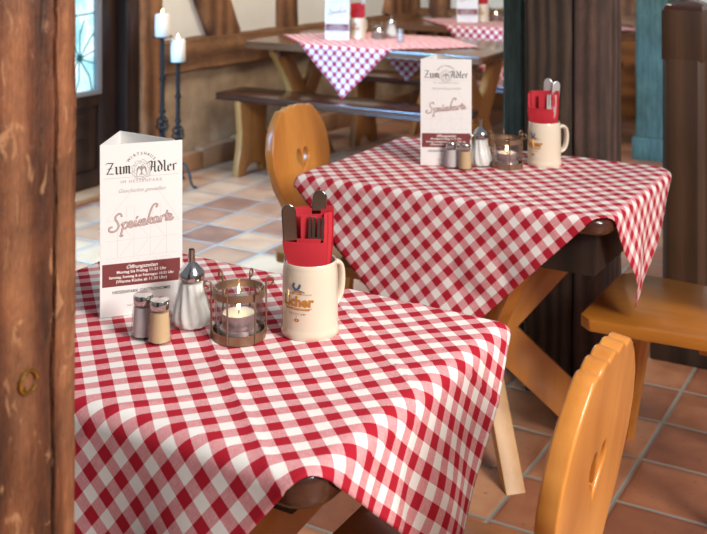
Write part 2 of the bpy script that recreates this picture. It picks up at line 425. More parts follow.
# ------------------------------------------------------------------ posts
def block(name, w_, d_, h_, mat, parent=None, amp=.003, nz=40, groove=None, z0=0, nseg=8):
    """timber with rounded arrises; local x 0..w, y 0..d, z z0..h"""
    loop = []
    r = .008
    for (x0, y0, x1, y1) in ((0, 0, w_, 0), (w_, 0, w_, d_), (w_, d_, 0, d_), (0, d_, 0, 0)):
        L = math.hypot(x1 - x0, y1 - y0); dx, dy = (x1 - x0) / L, (y1 - y0) / L
        pts = [r] + [L * t / nseg for t in range(1, nseg)] + [L - r]
        if groove and (x0, y0) == (w_, 0): pts = sorted(set(pts + [groove - .006, groove - .003, groove, groove + .003, groove + .006]))
        for t in pts: loop.append((x0 + dx * t, y0 + dy * t, dy, -dx, t))
    vs = []; fs = []; m = len(loop)
    for i in range(nz + 1):
        z = z0 + (h_ - z0) * i / nz
        for (x, y, nx_, ny_, t) in loop:
            e = noise.noise(Vector((x * 10, y * 10, z * 2.1))) * amp * .6 + noise.noise(Vector((x * 60, y * 60, z * 22))) * amp * .4
            gx = 0
            if groove and nx_ > .5 and abs(t - groove) < .0035:
                dep = (.010 if abs(t - groove) < .001 else .0) * max(.15, min(1, .8 - .6 * noise.noise(Vector((z * 2.3, 5, 0)))))
                e -= dep
            if groove and nx_ > .5 and abs(t - groove) < .008: gx = .006 * noise.noise(Vector((z * 2.6, 1.7, 0))) + .002 * noise.noise(Vector((z * 14, 1.7, 0)))
            vs.append((x + nx_ * e, y + ny_ * e + gx, z))
    for i in range(nz):
        for k in range(m):
            k2 = (k + 1) % m; fs.append((i * m + k, i * m + k2, (i + 1) * m + k2, (i + 1) * m + k))
    fs += [list(range(m))[::-1], [nz * m + k for k in range(m)]]
    o = MB().add(vs, fs).build(name, mat, parent, smooth=50); return o
# near post: +b face towards the table
p = block('timber_post', .24, .24, 2.6, M['post'], amp=.004, nz=150, groove=.8034 - .60)
p.location = ub(.60, -1.0605); p.rotation_euler = (0, 0, A30)
tag(p, 'rough reddish brown timber post with long crack, nearest at left edge', 'post')
# brass screw eye on it
hk = empty('hook', ub(.765, -.832, .974), A30)
ring = MB().tube([(.014 + 0, .011 * math.cos(a), .011 * math.sin(a)) for a in [2 * PI * k / 20 for k in range(19)]], .0018, 8)
ring.build('eye', M['brass'], hk, smooth=True)
MB().tube([(-.004, 0, 0), (.005, 0, 0), (.014, -.004, -.009)], .002, 8).build('shank', M['brass'], hk, smooth=True)
MB().lathe([(0, 0), (.008, 0), (.0075, .002), (0, .003)], 16).xf(Matrix.Rotation(R(90), 4, 'Y')).build('plate', M['brass'], hk, smooth=True)
tag(hk, 'small brass screw eye in the near timber post', 'hook')

# main post pair behind the second table
# -u face corner px 603 -> second post; first post px 524..574
def post_at(name, corner, w_, d_, h_, mat, label, amp=.003):
    """corner = (+b, -u) corner at floor"""
    p = block(name, w_, d_, h_, mat, amp=amp, nz=50)
    p.location = Vector(corner) - BD * w_; p.rotation_euler = (0, 0, A30)
    return tag(p, label, 'post')
post_at('timber_post', (.735, 3.15, 0), .094, .20, 2.6, M['post_p'], 'reddish grey timber post on right half of the middle pillar', .004)
post_at('timber_post', (.735 - .866 * .096, 3.15 + .5 * .096, 0), .150, .18, 2.6, M['post_d'], 'dark brown swirly grained post on left half of the middle pillar')
o = block('painted_board', .07, .06, 2.6, M['teal'], nz=40, amp=.002); o.location = (.478, 3.43, 0); o.rotation_euler = (0, 0, A30)
tag(o, 'teal painted upright board behind left edge of middle pillar', 'board')
o = block('painted_post', .2, .2, 2.6, M['teal'], nz=40, amp=.002); o.location = (1.70, 6.45, 0); o.rotation_euler = (0, 0, A30)
tag(o, 'teal painted post far behind the brown newel post at right', 'post')
MB().box((-.02, -.02, 0), (.22, .22, .14)).build('foot_block', M['teal'], o, bevel=.015)
# newel
nw = empty('newel_post', Vector((1.131, 3.45, 0)) - BD * .137, A30)
tag(nw, 'low brown newel post with domed cap at right edge', 'newel post')
MB().box((0, 0, .98), (.137, .14, 1.145)).build('head', M['newel'], nw, bevel=.006)
ch = .018
MB().prism([(ch, 0), (.137 - ch, 0), (.137, ch), (.137, .14 - ch), (.137 - ch, .14), (ch, .14), (0, .14 - ch), (0, ch)], .10, .985).build('shaft', M['newel'], nw, bevel=.003)
MB().box((-.03, -.03, 0), (.17, .17, .10)).build('plinth', M['dark_y'], nw, bevel=.008)
cp = MB()
vs = []; fs = []
for i in range(7):
    a = i / 6 * PI / 2; k = math.cos(a) * .9 + .1; z = 1.145 + .03 * math.sin(a)
    h = .062 * k; vs += [(.0685 - h, .07 - h, z), (.0685 + h, .07 - h, z), (.0685 + h, .07 + h, z), (.0685 - h, .07 + h, z)]
for i in range(6):
    for k in range(4): fs.append((i * 4 + k, i * 4 + (k + 1) % 4, i * 4 + 4 + (k + 1) % 4, i * 4 + 4 + k))
fs += [(3, 2, 1, 0), (24, 25, 26, 27)]
cp.add(vs, fs).build('cap', M['dark'], nw, smooth=50)
# dark rail post right of the newel
o = block('partition_board', .10, .5, 1.0, M['newel'], nz=30, amp=.002); o.location = Vector((1.131, 3.45, 0)) + BD * .035 + UD * .18; o.rotation_euler = (0, 0, A30)
tag(o, 'dark brown partition board beside the newel post', 'partition')

# ------------------------------------------------------------------ tables
def small_table(inset=.045, thick=.04):
    t = empty('wooden_table')
    a, c = .84, .55
    tp = MB().prism(rowpoly(-a / 2, -c / 2, a / 2, c / 2, .045, 6), .748 - thick, .748).build('tabletop', M['dark'], t, bevel=.016, seg=4)
    ap = MB()
    A_, B_ = a / 2 - inset, c / 2 - inset; tz = .748 - thick
    ap.box((-A_, -B_, .60), (A_, -B_ + .022, tz)); ap.box((-A_, B_ - .022, .60), (A_, B_, tz)); ap.box((-A_, -B_ + .022, .60), (-A_ + .022, B_ - .022, tz)); ap.box((A_ - .022, -B_ + .022, .60), (A_, B_ - .022, tz))
    ap.build('apron', M['dark_y'], t, bevel=.003)
    MB().box((-.36, -.06, .66), (.36, .06, tz)).build('batten', M['pine'], t, bevel=.004)
    L = [((.142, -.157, 0), (-.20, .20, .66), 'pale', .050, .035), ((.245, .215, 0), (-.245, -.20, .66), 'pine', .098, .035),
         ((-.245, -.20, 0), (.26, .20, .66), 'pine', .098, .035), ((-.20, .20, 0), (.20, -.20, .66), 'pine', .098, .035)]
    for p0, p1, m, wd, th in L:
        d = Vector(p1) - Vector(p0); side = Vector((-d.y, d.x, 0)) if m == 'pale' else Vector((d.x, d.y, 0))
        MB().plank(p0, p1, side, wd, th, cut=True).build('leg', M[m], t, bevel=.003)
    MB().lathe([(0, -.045), (.05, -.045), (.05, .045), (0, .045)], 8, (0, 0, .345)).build('hub', M['pine'], t, bevel=.004)
    return t
T1C = Vector((-.249, 1.792, 0)); T1A = R(-31.7)
T2C = Vector((.368, 2.92, 0)); T2A = R(-31)
t1 = small_table(.13, .05); place(t1, T1C, T1A); tag(t1, 'small dark topped wooden table under the nearest checked cloth', 'table')
t1.scale = (1, 1.105, 1)
t2 = small_table(); tag(t2, None, 'table'); t2.scale = (1.015, 1.09, 1); place(t2, T2C, T2A, 'small wooden table with crossed orange legs beside the middle pillar')

def cloth(name, c, ang, a, cc, rot, half, N, rbend, z=.7505, off=(0, 0), uvoff=(0, 0), seed=0, crease=True, wave=.012, outk=.05, shear=0):
    """square cloth of half-side `half`, turned `rot` against the table, laid over a top a x cc and hanging down"""
    vs = []; uv = []; fs = []
    def bend(q, h):
        s = 1 if q >= 0 else -1; q = abs(q); h0 = h - rbend
        if q <= h0: return s * q, 0, 0
        e = q - h0; th = e / rbend
        if th <= PI / 2: return s * (h0 + rbend * math.sin(th)), -(rbend - rbend * math.cos(th)), 0
        hang = e - rbend * PI / 2
        return s * (h0 + rbend), -(rbend + hang), hang
    cr, sr = math.cos(rot), math.sin(rot)
    for i in range(N + 1):
        for j in range(N + 1):
            s = -half + 2 * half * i / N; t = -half + 2 * half * j / N
            x = cr * s - sr * t + off[0]; y = sr * s + cr * t + off[1]
            X, zx, hx = bend(x, a / 2 + .006); Y, zy, hy = bend(y, cc / 2 + .006)
            zz = z + max(zx + zy, -9)
            flat = (hx == 0 and hy == 0 and zx > -.004 and zy > -.004)
            if crease:
                for q, ph in ((s, 0), (t, 2), (s - half * .5, 1), (t + half * .5, 4)):
                    cz = .0022 * math.exp(-(q / .006) ** 2)
                    if hx: X += math.copysign(cz * .8, X)
                    elif hy: Y += math.copysign(cz * .8, Y)
                    else: zz += cz
            wv = noise.noise(Vector((x * 5 + seed, y * 5, seed)))
            if flat or (hx == 0 and hy == 0): zz += max(0, .003 * noise.noise(Vector((x * 9 + seed, y * 9, 3 + seed))) + .0012)
            if hx: X += math.copysign(outk * hx + (wave * math.sin(y * 26 + seed) + .02 * wv) * min(1, hx / .12) * (.4 + hx * 2), X)
            if hy: Y += math.copysign(outk * hy + (wave * math.sin(x * 21 + seed * 2) + .02 * wv) * min(1, hy / .12) * (.4 + hy * 2), Y)
            if hx and X > 0: Y += shear * hx
            vs.append((X, Y, zz)); uv.append((s + half + uvoff[0], t + half + uvoff[1]))
    for i in range(N):
        for j in range(N):
            q = i * (N + 1) + j; fs.append((q, q + N + 1, q + N + 2, q + 1))
    me = bpy.data.meshes.new(name); me.from_pydata(vs, [], fs); ul = me.uv_layers.new(name='UVMap')
    for lp in me.loops: ul.data[lp.index].uv = uv[lp.vertex_index]
    me.polygons.foreach_set('use_smooth', [True] * len(me.polygons)); me.materials.append(M['cloth'])
    o = bpy.data.objects.new(name, me); C.objects.link(o); o.location = c; o.rotation_euler = (0, 0, ang)
    md = o.modifiers.new('thick', 'SOLIDIFY'); md.thickness = .0012; md.offset = 1
    return o
D1 = (.84 + .61) / math.sqrt(2) / 2
o = cloth('tablecloth', T1C, T1A, .84, .61, R(49.5), D1 - .009, 180, .026, seed=1.3, uvoff=(.012, .004)); tag(o, 'red white checked tablecloth on the nearest table', 'tablecloth')
D2 = (.853 + .60) / math.sqrt(2) / 2
o = cloth('tablecloth', T2C, T2A, .853, .60, R(45), D2 - .006, 150, .016, seed=4.1, wave=.006, off=(-.030, -.008), shear=-.36); tag(o, 'red white checked tablecloth on the table by the middle pillar', 'tablecloth')

def trestle_table(L, Wd, ttop, tmat, lmat):
    t = empty('trestle_table')
    MB().prism(rowpoly(-L / 2, -Wd / 2, L / 2, Wd / 2, .02, 3), .705, .747).build('tabletop', tmat, t, bevel=.006)
    for sx in (-1, 1):
        x = sx * (L / 2 - .17)
        MB().plank((x, -.26, 0), (x, .26, .70), (0, 1, 0), .125, .045, cut=True).build('leg', lmat, t, bevel=.004)
        MB().plank((x + .002, .26, 0), (x + .002, -.26, .70), (0, 1, 0), .125, .045, cut=True).build('leg', lmat, t, bevel=.004)
        MB().box((x - .035, -.30, .66), (x + .035, .30, .706)).build('batten', tmat, t, bevel=.004)
    MB().box((-L / 2 + .15, -.02, .32), (L / 2 - .15, .02, .40)).build('stretcher', lmat, t, bevel=.004)
    return t
T3C = ub(5.37, -2.88); T4C = ub(6.72, -2.68)
t3 = trestle_table(1.48, .72, None, M['table_b'], M['pine_b']); place(t3, T3C, A30); tag(t3, 'long brown trestle table nearer the half timbered wall, behind dark bench', 'table')
t4 = copy_tree(t3); place(t4, T4C, A30, 'farthest brown trestle table, in the corner of the room')
o = cloth('tablecloth', T3C - BD * .05, A30, 9, .72, R(45), .455, 90, .016, seed=7, crease=False, wave=.006, off=(-.02, 0)); tag(o, 'checked tablecloth hanging in a point from the long trestle table', 'tablecloth')
o = cloth('tablecloth', T4C + BD * .12, A30, 9, .72, R(45), .55, 90, .016, seed=9, crease=False, wave=.006); tag(o, 'checked tablecloth on the farthest table in the corner', 'tablecloth')

def bench(L, Wd=.27):
    t = empty('wooden_bench')
    MB().prism(rowpoly(-L / 2, -Wd / 2, L / 2, Wd / 2, .015, 3), .422, .46).build('seat', M['dark'], t, bevel=.008)
    pts = []
    half = [(.0, .06), (.04, .055), (.07, .035), (.08, 0), (.15, 0), (.148, .06), (.128, .14), (.115, .24), (.125, .34), (.134, .425)]
    pts = half + [(-a, b) for a, b in half[::-1]][:-1]
    for sx in (-1, 1):
        x = sx * (L / 2 - .16)
        MB().prism(pts, x - .02, x + .02, 'x').build('leg', M['pine_b'], t, bevel=.003)
    return t
b1 = bench(1.52); place(b1, ub(4.86 + .135, -2.965), R(-31)); tag(b1, 'dark topped bench in front of the long trestle table', 'bench')
b2 = copy_tree(b1); place(b2, ub(6.02, -2.80), A30, 'dark bench between the two trestle tables')
b3 = copy_tree(b1); place(b3, ub(7.24, -2.85), A30, 'dark bench on the wall side of the farthest table')
wb = empty('wall_bench'); bobj(wb)
MB().box((1.75, -.45, .42), (5.0, -.04, .46)).build('seat', M['dark'], wb, bevel=.006)
for x in (1.85, 2.6, 3.6, 4.6): MB().box((x, -.42, 0), (x + .04, -.06, .42)).build('leg', M['dark_y'], wb, bevel=.004)
tag(wb, 'dark fixed bench along the back wall right of the tables', 'bench')

# ------------------------------------------------------------------ chairs
def curve_plate(loops, th, bev):
    cu = bpy.data.curves.new('tmp', 'CURVE'); cu.dimensions = '2D'; cu.fill_mode = 'BOTH'; cu.extrude = th / 2 - bev; cu.bevel_depth = bev; cu.bevel_resolution = 2
    for lp in loops:
        sp = cu.splines.new('POLY'); sp.points.add(len(lp) - 1); sp.use_cyclic_u = True
        for i, (x, y) in enumerate(lp): sp.points[i].co = (x, y, 0, 1)
    o = bpy.data.objects.new('tmp', cu); C.objects.link(o)
    bpy.context.view_layer.update()
    dg = bpy.context.evaluated_depsgraph_get(); me = bpy.data.meshes.new_from_object(o.evaluated_get(dg))
    vs = [v.co.copy() for v in me.vertices]; fs = [list(p.vertices) for p in me.polygons]
    bpy.data.objects.remove(o); bpy.data.curves.remove(cu); bpy.data.meshes.remove(me)
    return vs, fs
def chair():
    """seat centre at origin, backrest on +x side, so the sitter looks to -x"""
    t = empty('wooden_chair')
    s = .205; cch = .03
    MB().prism([(-s + cch, -s), (s - .02, -s + .02), (s, -s + .04), (s, s - .04), (s - .02, s - .02), (-s + cch, s), (-s, s - cch), (-s, -s + cch)], .43, .46).build('seat', M['pine_x'], t, bevel=.005)
    for sx in (-1, 1):
        MB().box((sx * .1 - .025, -.15, .405), (sx * .1 + .025, .15, .431)).build('batten', M['pine_x'], t, bevel=.003)
        for sy in (-1, 1):
            top = Vector((sx * .115, sy * .125, .425)); bot = Vector((sx * .19, sy * .20, 0))
            MB().tube([bot, bot.lerp(top, .5), top], [.0155, .020, .023], 8).build('leg', M['pine'], t, smooth=30)
    # backrest outline (x across, y up from the seat)
    H = .425; out = []
    def wdt(k):   # half width over height 0..1
        pts = [(0, .058), (.15, .075), (.3, .108), (.45, .140), (.6, .156), (.7, .155), (.8, .142), (.88, .120), (.93, .098)]
        for i in range(len(pts) - 1):
            if pts[i][0] <= k <= pts[i + 1][0]:
                q = (k - pts[i][0]) / (pts[i + 1][0] - pts[i][0]); q = q * q * (3 - 2 * q) * .35 + q * .65
                return pts[i][1] + (pts[i + 1][1] - pts[i][1]) * q
        return pts[-1][1]
    for i in range(29): k = .93 * i / 28; out.append((wdt(k), k * H))
    top = []   # scalloped crown
    N = 5; x0 = .098; y0 = .93 * H
    for m in range(N):
        a = x0 - 2 * x0 * m / N; b = x0 - 2 * x0 * (m + 1) / N
        for q in range(1, 7):
            f = q / 6; x = a + (b - a) * f; arch = math.sqrt(max(0, 1 - (x / .125) ** 2)) - math.sqrt(1 - (x0 / .125) ** 2)
            top.append((x, y0 + .040 * arch + .0075 * math.sin(PI * f)))
    out += top[:-1] + [(-x, y) for x, y in out[::-1]]
    hc = .60 * H; heart = []
    for i in range(36):
        a = 2 * PI * i / 36; hx = 16 * math.sin(a) ** 3; hy = 13 * math.cos(a) - 5 * math.cos(2 * a) - 2 * math.cos(3 * a) - math.cos(4 * a)
        heart.append((hx * .0024, hc + hy * .0030))
    vs, fs = curve_plate([out, heart[::-1]], .030, .004)
    b = MB().add(vs, fs)
    tilt = R(9)
    # plate x -> y across, plate y -> up, plate z -> thickness along x
    m = Matrix.Translation((.186, 0, .445)) @ Matrix.Rotation(tilt, 4, 'Y') @ Matrix(((0, 0, 1, 0), (1, 0, 0, 0), (0, 1, 0, 0), (0, 0, 0, 1)))
    b.xf(m); bk = b.build('backrest', M['pine'], t, smooth=35)
    return t
ch1 = chair(); place(ch1, ub(1.415, -.678), A30); tag(ch1, 'honey wood chair with backrest towards camera at nearest table', 'chair')
ch2 = copy_tree(ch1); place(ch2, ub(2.80, -1.585), A30 + PI, 'wooden heart-hole chair at left end of the middle table')
ch3 = copy_tree(ch1); place(ch3, ub(2.76, -.635), A30, 'wooden chair with bare seat at right end of the middle table')

# ------------------------------------------------------------------ lettering
def text_faces(body, size, spacing=1.0, shear=0, align='CENTER', off=0):
    cu = bpy.data.curves.new('tmp', 'FONT'); cu.body = body; cu.size = size; cu.space_character = spacing; cu.shear = shear; cu.align_x = align; cu.offset = off; cu.resolution_u = 2
    o = bpy.data.objects.new('tmp', cu); C.objects.link(o); bpy.context.view_layer.update()
    dg = bpy.context.evaluated_depsgraph_get(); me = bpy.data.meshes.new_from_object(o.evaluated_get(dg))
    vs = [v.co.copy() for v in me.vertices]; fs = [list(p.vertices) for p in me.polygons]
    bpy.data.objects.remove(o); bpy.data.curves.remove(cu); bpy.data.meshes.remove(me)
    return vs, fs
def crom(pts, n=6):
    if len(pts) < 3: return pts
    P = [pts[0]] + list(pts) + [pts[-1]]; out = []
    for i in range(1, len(P) - 2):
        for k in range(n):
            t = k / n
            out.append(tuple(.5 * (2 * P[i][a] + (P[i + 1][a] - P[i - 1][a]) * t + (2 * P[i - 1][a] - 5 * P[i][a] + 4 * P[i + 1][a] - P[i + 2][a]) * t * t + (3 * P[i][a] - P[i - 1][a] - 3 * P[i + 1][a] + P[i + 2][a]) * t ** 3) for a in (0, 1)))
    out.append(pts[-1]); return out
def round_stroke(mb, pts, wd, z):
    """ribbon of constant width with mitred sides"""
    n = len(pts); vs = []
    for i, (x, y) in enumerate(pts):
        a = pts[max(i - 1, 0)]; b = pts[min(i + 1, n - 1)]; dx, dy = b[0] - a[0], b[1] - a[1]; L = math.hypot(dx, dy) or 1
        ex = 0
        if i == 0: ex = -wd * .4
        if i == n - 1: ex = wd * .4
        x += dx / L * ex; y += dy / L * ex
        vs += [(x - dy / L * wd / 2, y + dx / L * wd / 2, z), (x + dy / L * wd / 2, y - dx / L * wd / 2, z)]
    mb.add(vs, [(2 * i, 2 * i + 1, 2 * i + 3, 2 * i + 2) for i in range(n - 1)])
def nib_stroke(mb, pts, nib, z):
    vs = []
    for (x, y) in pts: vs += [(x - nib[0], y - nib[1], z), (x + nib[0], y + nib[1], z)]
    mb.add(vs, [(2 * i, 2 * i + 1, 2 * i + 3, 2 * i + 2) for i in range(len(pts) - 1)])
SCRIPT = [  # strokes of the italic title word, unit = x-height
 [(2.05, 2.2), (1.95, 2.55), (1.55, 2.7), (1.05, 2.35), (1.0, 1.85), (1.35, 1.25), (1.55, .6), (1.2, -.05), (.5, -.25), (-.05, 0), (-.05, .5), (.35, .6)],
 [(2.05, .7), (2.35, .95), (2.25, .2), (1.95, -.9), (1.85, -1.25), (2.2, -1.2)], [(2.35, .7), (2.75, 1.0), (3.1, .75), (2.95, .2), (2.6, -.05), (2.3, .15)],
 [(3.2, .25), (3.7, .5), (3.85, .85), (3.55, 1.0), (3.3, .6), (3.4, .05), (3.8, 0), (4.1, .3)],
 [(4.1, .3), (4.5, .95), (4.35, .2), (4.55, -.02), (4.8, .25)], [(4.62, 1.35), (4.8, 1.6)],
 [(4.8, .25), (5.3, 1.0), (5.3, .6), (5.5, .25), (5.25, -.02), (4.95, .12)],
 [(5.5, .2), (6.0, .5), (6.15, .85), (5.85, 1.0), (5.6, .6), (5.7, .05), (6.1, 0), (6.45, .35)],
 [(8.1, 2.75), (8.3, 3.1), (7.9, 3.3), (7.4, 2.9), (7.0, 2.0), (6.65, .8), (6.5, 0)], [(6.7, .5), (7.3, 1.0), (7.25, .65), (6.8, .55), (7.1, .05), (7.45, .1)],
 [(8.35, .85), (7.95, 1.0), (7.6, .6), (7.65, .05), (8.0, .1), (8.4, .9), (8.25, .2), (8.45, 0), (8.7, .25)],
 [(8.7, .3), (8.95, .95), (8.85, 0)], [(8.9, .5), (9.2, .95), (9.5, .9)],
 [(10.0, 1.7), (9.75, .6), (9.8, .05), (10.1, .15)], [(9.5, 1.05), (10.3, 1.15)],
 [(10.15, .25), (10.6, .5), (10.75, .85), (10.45, 1.0), (10.2, .6), (10.3, .05), (10.7, 0), (11.05, .3)]]
GOTH = {  # blackletter strokes, cap height 1.5, x-height 1, advance
 'Z': ([[(0, 1.3), (.15, 1.45), (.85, 1.4)], [(.85, 1.4), (.15, .1)], [(.15, .1), (.5, .14), (.95, .08)], [(.25, .75), (.75, .75)]], 1.15),
 'u': ([[(0, .95), (.12, .85), (.12, .15), (.28, .02), (.5, .18)], [(.5, .95), (.6, .85), (.6, .15), (.72, .02)]], .9),
 'm': ([[(0, .9), (.1, .8), (.1, .05)], [(.1, .8), (.3, .98), (.42, .85), (.42, .05)], [(.42, .8), (.62, .98), (.75, .85), (.75, .15), (.86, .02)]], 1.05),
 'A': ([[(-.05, 1.2), (.2, 1.5), (.45, 1.45), (.5, 1.2), (.35, .2), (.05, .02)], [(.5, 1.35), (.85, 1.45), (.85, .2), (1.0, .02)], [(.3, .72), (.85, .72)]], 1.2),
 'd': ([[(.55, .9), (.15, .8), (.1, .2), (.3, .02), (.55, .2), (.6, .8), (.35, 1.2), (.1, 1.5)]], .85),
 'l': ([[(0, 1.5), (.12, 1.4), (.12, .15), (.26, .02)]], .45),
 'e': ([[(.15, .45), (.5, .65), (.4, .95), (.12, .8), (.1, .2), (.28, .02), (.55, .12)]], .75),
 'r': ([[(0, .9), (.12, .8), (.12, .05)], [(.12, .75), (.3, .98), (.5, .88)]], .6)}
def goth(mb, word, x, y, s, z):
    for chh in word:
        st, adv = GOTH[chh]
        for p in st: nib_stroke(mb, [(x + a * s, y + b * s) for a, b in p], (.10 * s, .045 * s), z); 
        x += adv * s
    return x
def goth_w(word): return sum(GOTH[c_][1] for c_ in word)

def menu_face(W, Hh, fm, panel):
    """print on one panel. Local: x across 0..W, y up, z out of the card. fm maps to the menu frame"""
    e = .0004
    def T(name, mat, mb): 
        mb.xf(fm); return mb.build(name, mat, panel)
    def txt(mb, body, x, y, size, z=e, **k):
        vs, fs = text_faces(body, size, **k); mb.add([(v.x + x, v.y + y, z) for v in vs], fs)
    cx = W / 2
    ft = MB()   # faint drawing of the half-timbered house
    def ln(pts, wd=.0007): round_stroke(ft, pts, wd, e * .6)
    ln([(.012, .165), (.052, .213), (.100, .213), (W - .006, .158)]); ln([(.012, .165), (W - .006, .158)])
    for xx in (.03, .058, .086, .114): ln([(xx, .100), (xx, .164)])
    for yy in (.100, .130): ln([(.010, yy), (W - .010, yy + .002)])
    for xx in (.034, .062, .090): ln([(xx, .103), (xx + .02, .128)]); ln([(xx + .02, .134), (xx, .160)])
    for xx in (.02, .05, .08, .105): ln([(xx, .078), (xx, .096), (xx + .016, .096), (xx + .016, .078), (xx, .078)])
    for xx in (.045, .09): ln([(xx, .168), (xx, .188), (xx + .014, .188), (xx + .014, .168)])
    T('house_drawing', M['faint'], ft)
    bd = MB().box((.004, .0515, 0), (W - .004, .0905, e * .9)); T('band', M['maroon'], bd)
    def line(nm, body, x, y, size, mat, z=e, **k):
        q = MB(); txt(q, body, x, y, size, z=z, **k); T(nm, mat, q)
    WI = M['white_ink']
    line('opening_hours_heading', '\u00d6ffnungszeiten', cx, .0805, .0090, WI, e * 1.6, shear=.45, off=.0001)
    line('weekday_hours', 'Montag bis Freitag 11-21 Uhr', cx, .0730, .0072, WI, e * 1.6, off=.00012)
    line('weekend_hours', 'Samstag, Sonntag & an Feiertagen 10-21 Uhr', cx, .0650, .0062, WI, e * 1.6, off=.00012)
    line('kitchen_hours', '(Warme K\u00fcche ab 11.30 Uhr)', cx, .0570, .0072, WI, e * 1.6, off=.00012)
    s = .0142
    ik = MB(); goth(ik, 'Zum', .010, .2445, s, e); T('name_lettering', M['ink'], ik)
    ik = MB(); goth(ik, 'Adler', W - .009 - goth_w('Adler') * s * .92, .2445, s * .92, e); T('name_lettering', M['ink'], ik)
    line('restaurant_line', 'HESSENPARK GASTRONOMIE', cx, .0385, .0076, M['ink'], off=.00005)
    gi = MB()
    for i, chh in enumerate('WIRTSHAUS'):
        a = R(90 + 50 - 100 * i / 8); r = .0262; vs, fs = text_faces(chh, .0070, off=.0001)
        m = Matrix.Translation((cx + r * math.cos(a), .2500 + r * math.sin(a), e)) @ Matrix.Rotation(a - PI / 2, 4, 'Z')
        gi.add([m @ v for v in vs], fs)
    T('inn_word', plain('soft_ink', (110, 104, 102), .5), gi)
    line('park_line', 'IM HESSENPARK', cx, .2285, .0078, M['grey_ink'], spacing=1.35)
    line('slogan_line', 'Geschichte genie\u00dfen', cx, .2125, .0098, M['grey_ink'], shear=.5)
    g = MB(); round_stroke(g, [(.006, .2385), (W - .006, .2385)], .0004, e); T('rule', M['grey_ink'], g)
    for k, (tx, sz) in enumerate((('LAUBWEG 1', .0054), ('TEL. 06081', .0058), ('INFO@HESSENPARK', .0054))): line('address_line', tx, cx, .0305 - .0078 * k, sz, M['grey_ink'])
    em = MB()   # round emblem with a spread eagle
    ex, ey = cx, .2500
    for r, wd in ((.0165, .0007), (.0125, .0006)):
        round_stroke(em, [(ex + (r + .0012 * math.cos(9 * q)) * math.cos(q), ey + (r + .0012 * math.cos(9 * q)) * math.sin(q)) for q in [2 * PI * k / 72 for k in range(73)]], wd, e)
    nib_stroke(em, [(ex, ey + .007), (ex, ey - .009)], (.0011, .0003), e)
    for sgn in (-1, 1):
        for k in range(4): round_stroke(em, crom([(ex, ey + .004 - k * .002), (ex + sgn * .005, ey + .006 - k * .001), (ex + sgn * .0085, ey + .001 - k * .0028)], 4), .0008, e)
        round_stroke(em, [(ex, ey - .005), (ex + sgn * .004, ey - .009)], .0009, e)
    round_stroke(em, [(ex, ey + .007), (ex + .002, ey + .009), (ex + .004, ey + .0078)], .0011, e)
    for q in range(8):
        a = 2 * PI * q / 8; round_stroke(em, [(ex + .0126 * math.cos(a), ey + .0126 * math.sin(a)), (ex + .016 * math.cos(a + .3), ey + .016 * math.sin(a + .3))], .0006, e)
    T('eagle_emblem', plain('emblem_ink', (150, 142, 138), .5), em)
    a_ = MB(); b_ = MB(); s = .0101; ox = .0165; oy = .148
    for st in SCRIPT:
        pts = [(ox + (x * .98) * s, oy + y * s * .98 + x * s * .10) for x, y in crom(st, 7)]
        round_stroke(a_, pts, .0030, e * 1.0); round_stroke(b_, pts, .0011, e * 1.8)
    ti = T('title_word', M['maroon'], a_); b_.xf(fm); b_.build('title_inline', M['rose'], panel)

def menu_card():
    """front panel along +x from the origin, triangle closing behind it"""
    W, Hh, th = .142, .297, .0012
    t = empty('menu_card')
    bk = (.048, .120); fr = (W, 0); r2 = (W - .012, .010)
    def pnl(a, b):
        a = Vector((a[0], a[1], 0)); b = Vector((b[0], b[1], 0)); d = (b - a).normalized(); nn = Vector((d.y, -d.x, 0))
        return MB().add([a, b, b - nn * th, a - nn * th] + [p + Vector((0, 0, Hh)) for p in (a, b, b - nn * th, a - nn * th)], [(0, 3, 2, 1), (4, 5, 6, 7), (0, 1, 5, 4), (1, 2, 6, 5), (2, 3, 7, 6), (3, 0, 4, 7)]), (b - a).length, a, d, nn
    for (a, b, full) in (((0, 0), fr, True), (bk, (0, 0), False), (r2, bk, True)):
        mb, L, aa, d, nn = pnl(a, b); pp = mb.build('panel', M['card'], t)
        fm = Matrix(((d.x, 0, nn.x, aa.x), (d.y, 0, nn.y, aa.y), (0, 1, 0, 0), (0, 0, 0, 1)))
        if full: 
            sc_ = Matrix.Diagonal((L / W, 1, 1, 1)); menu_face(W, Hh, fm @ sc_, pp)
    # writing on the inner side of the rear panel, showing over the rim
    return t
ZT = .7535
mc = menu_card(); place(mc, (-.438, 1.846, ZT), R(19)); tag(mc, 'white three sided menu card on the nearest table', 'menu card')

# ------------------------------------------------------------------ table ware
def shaker(fill, name):
    t = empty(name)
    def fl8(r, z, a): return r * (1 - .035 * math.cos(8 * a)) if .003 < z < .055 else r
    MB().lathe([(0, 0), (.0185, 0), (.0198, .003), (.0192, .02), (.0172, .045), (.0150, .056), (.0150, .060)], 32, fl=fl8).build('glass', M['glass'], t, smooth=60)
    MB().lathe([(0, .004), (.0168, .004), (.0165, .02), (.0145, .050), (0, .050)], 24).build('contents', fill, t, smooth=60)
    MB().lathe([(.0158, .055), (.0162, .056), (.0162, .066), (.0150, .0695), (0, .0712)], 32).build('lid', M['chrome'], t, smooth=40)
    return t
sa = shaker(M['salt'], 'salt_shaker'); place(sa, (-.347, 1.765, ZT)); tag(sa, 'glass salt shaker beside menu card on the nearest table', 'salt shaker')
pe = shaker(M['pepper'], 'pepper_shaker'); place(pe, (-.3155, 1.741, ZT)); tag(pe, 'glass shaker with tan pepper on the nearest table', 'pepper shaker')
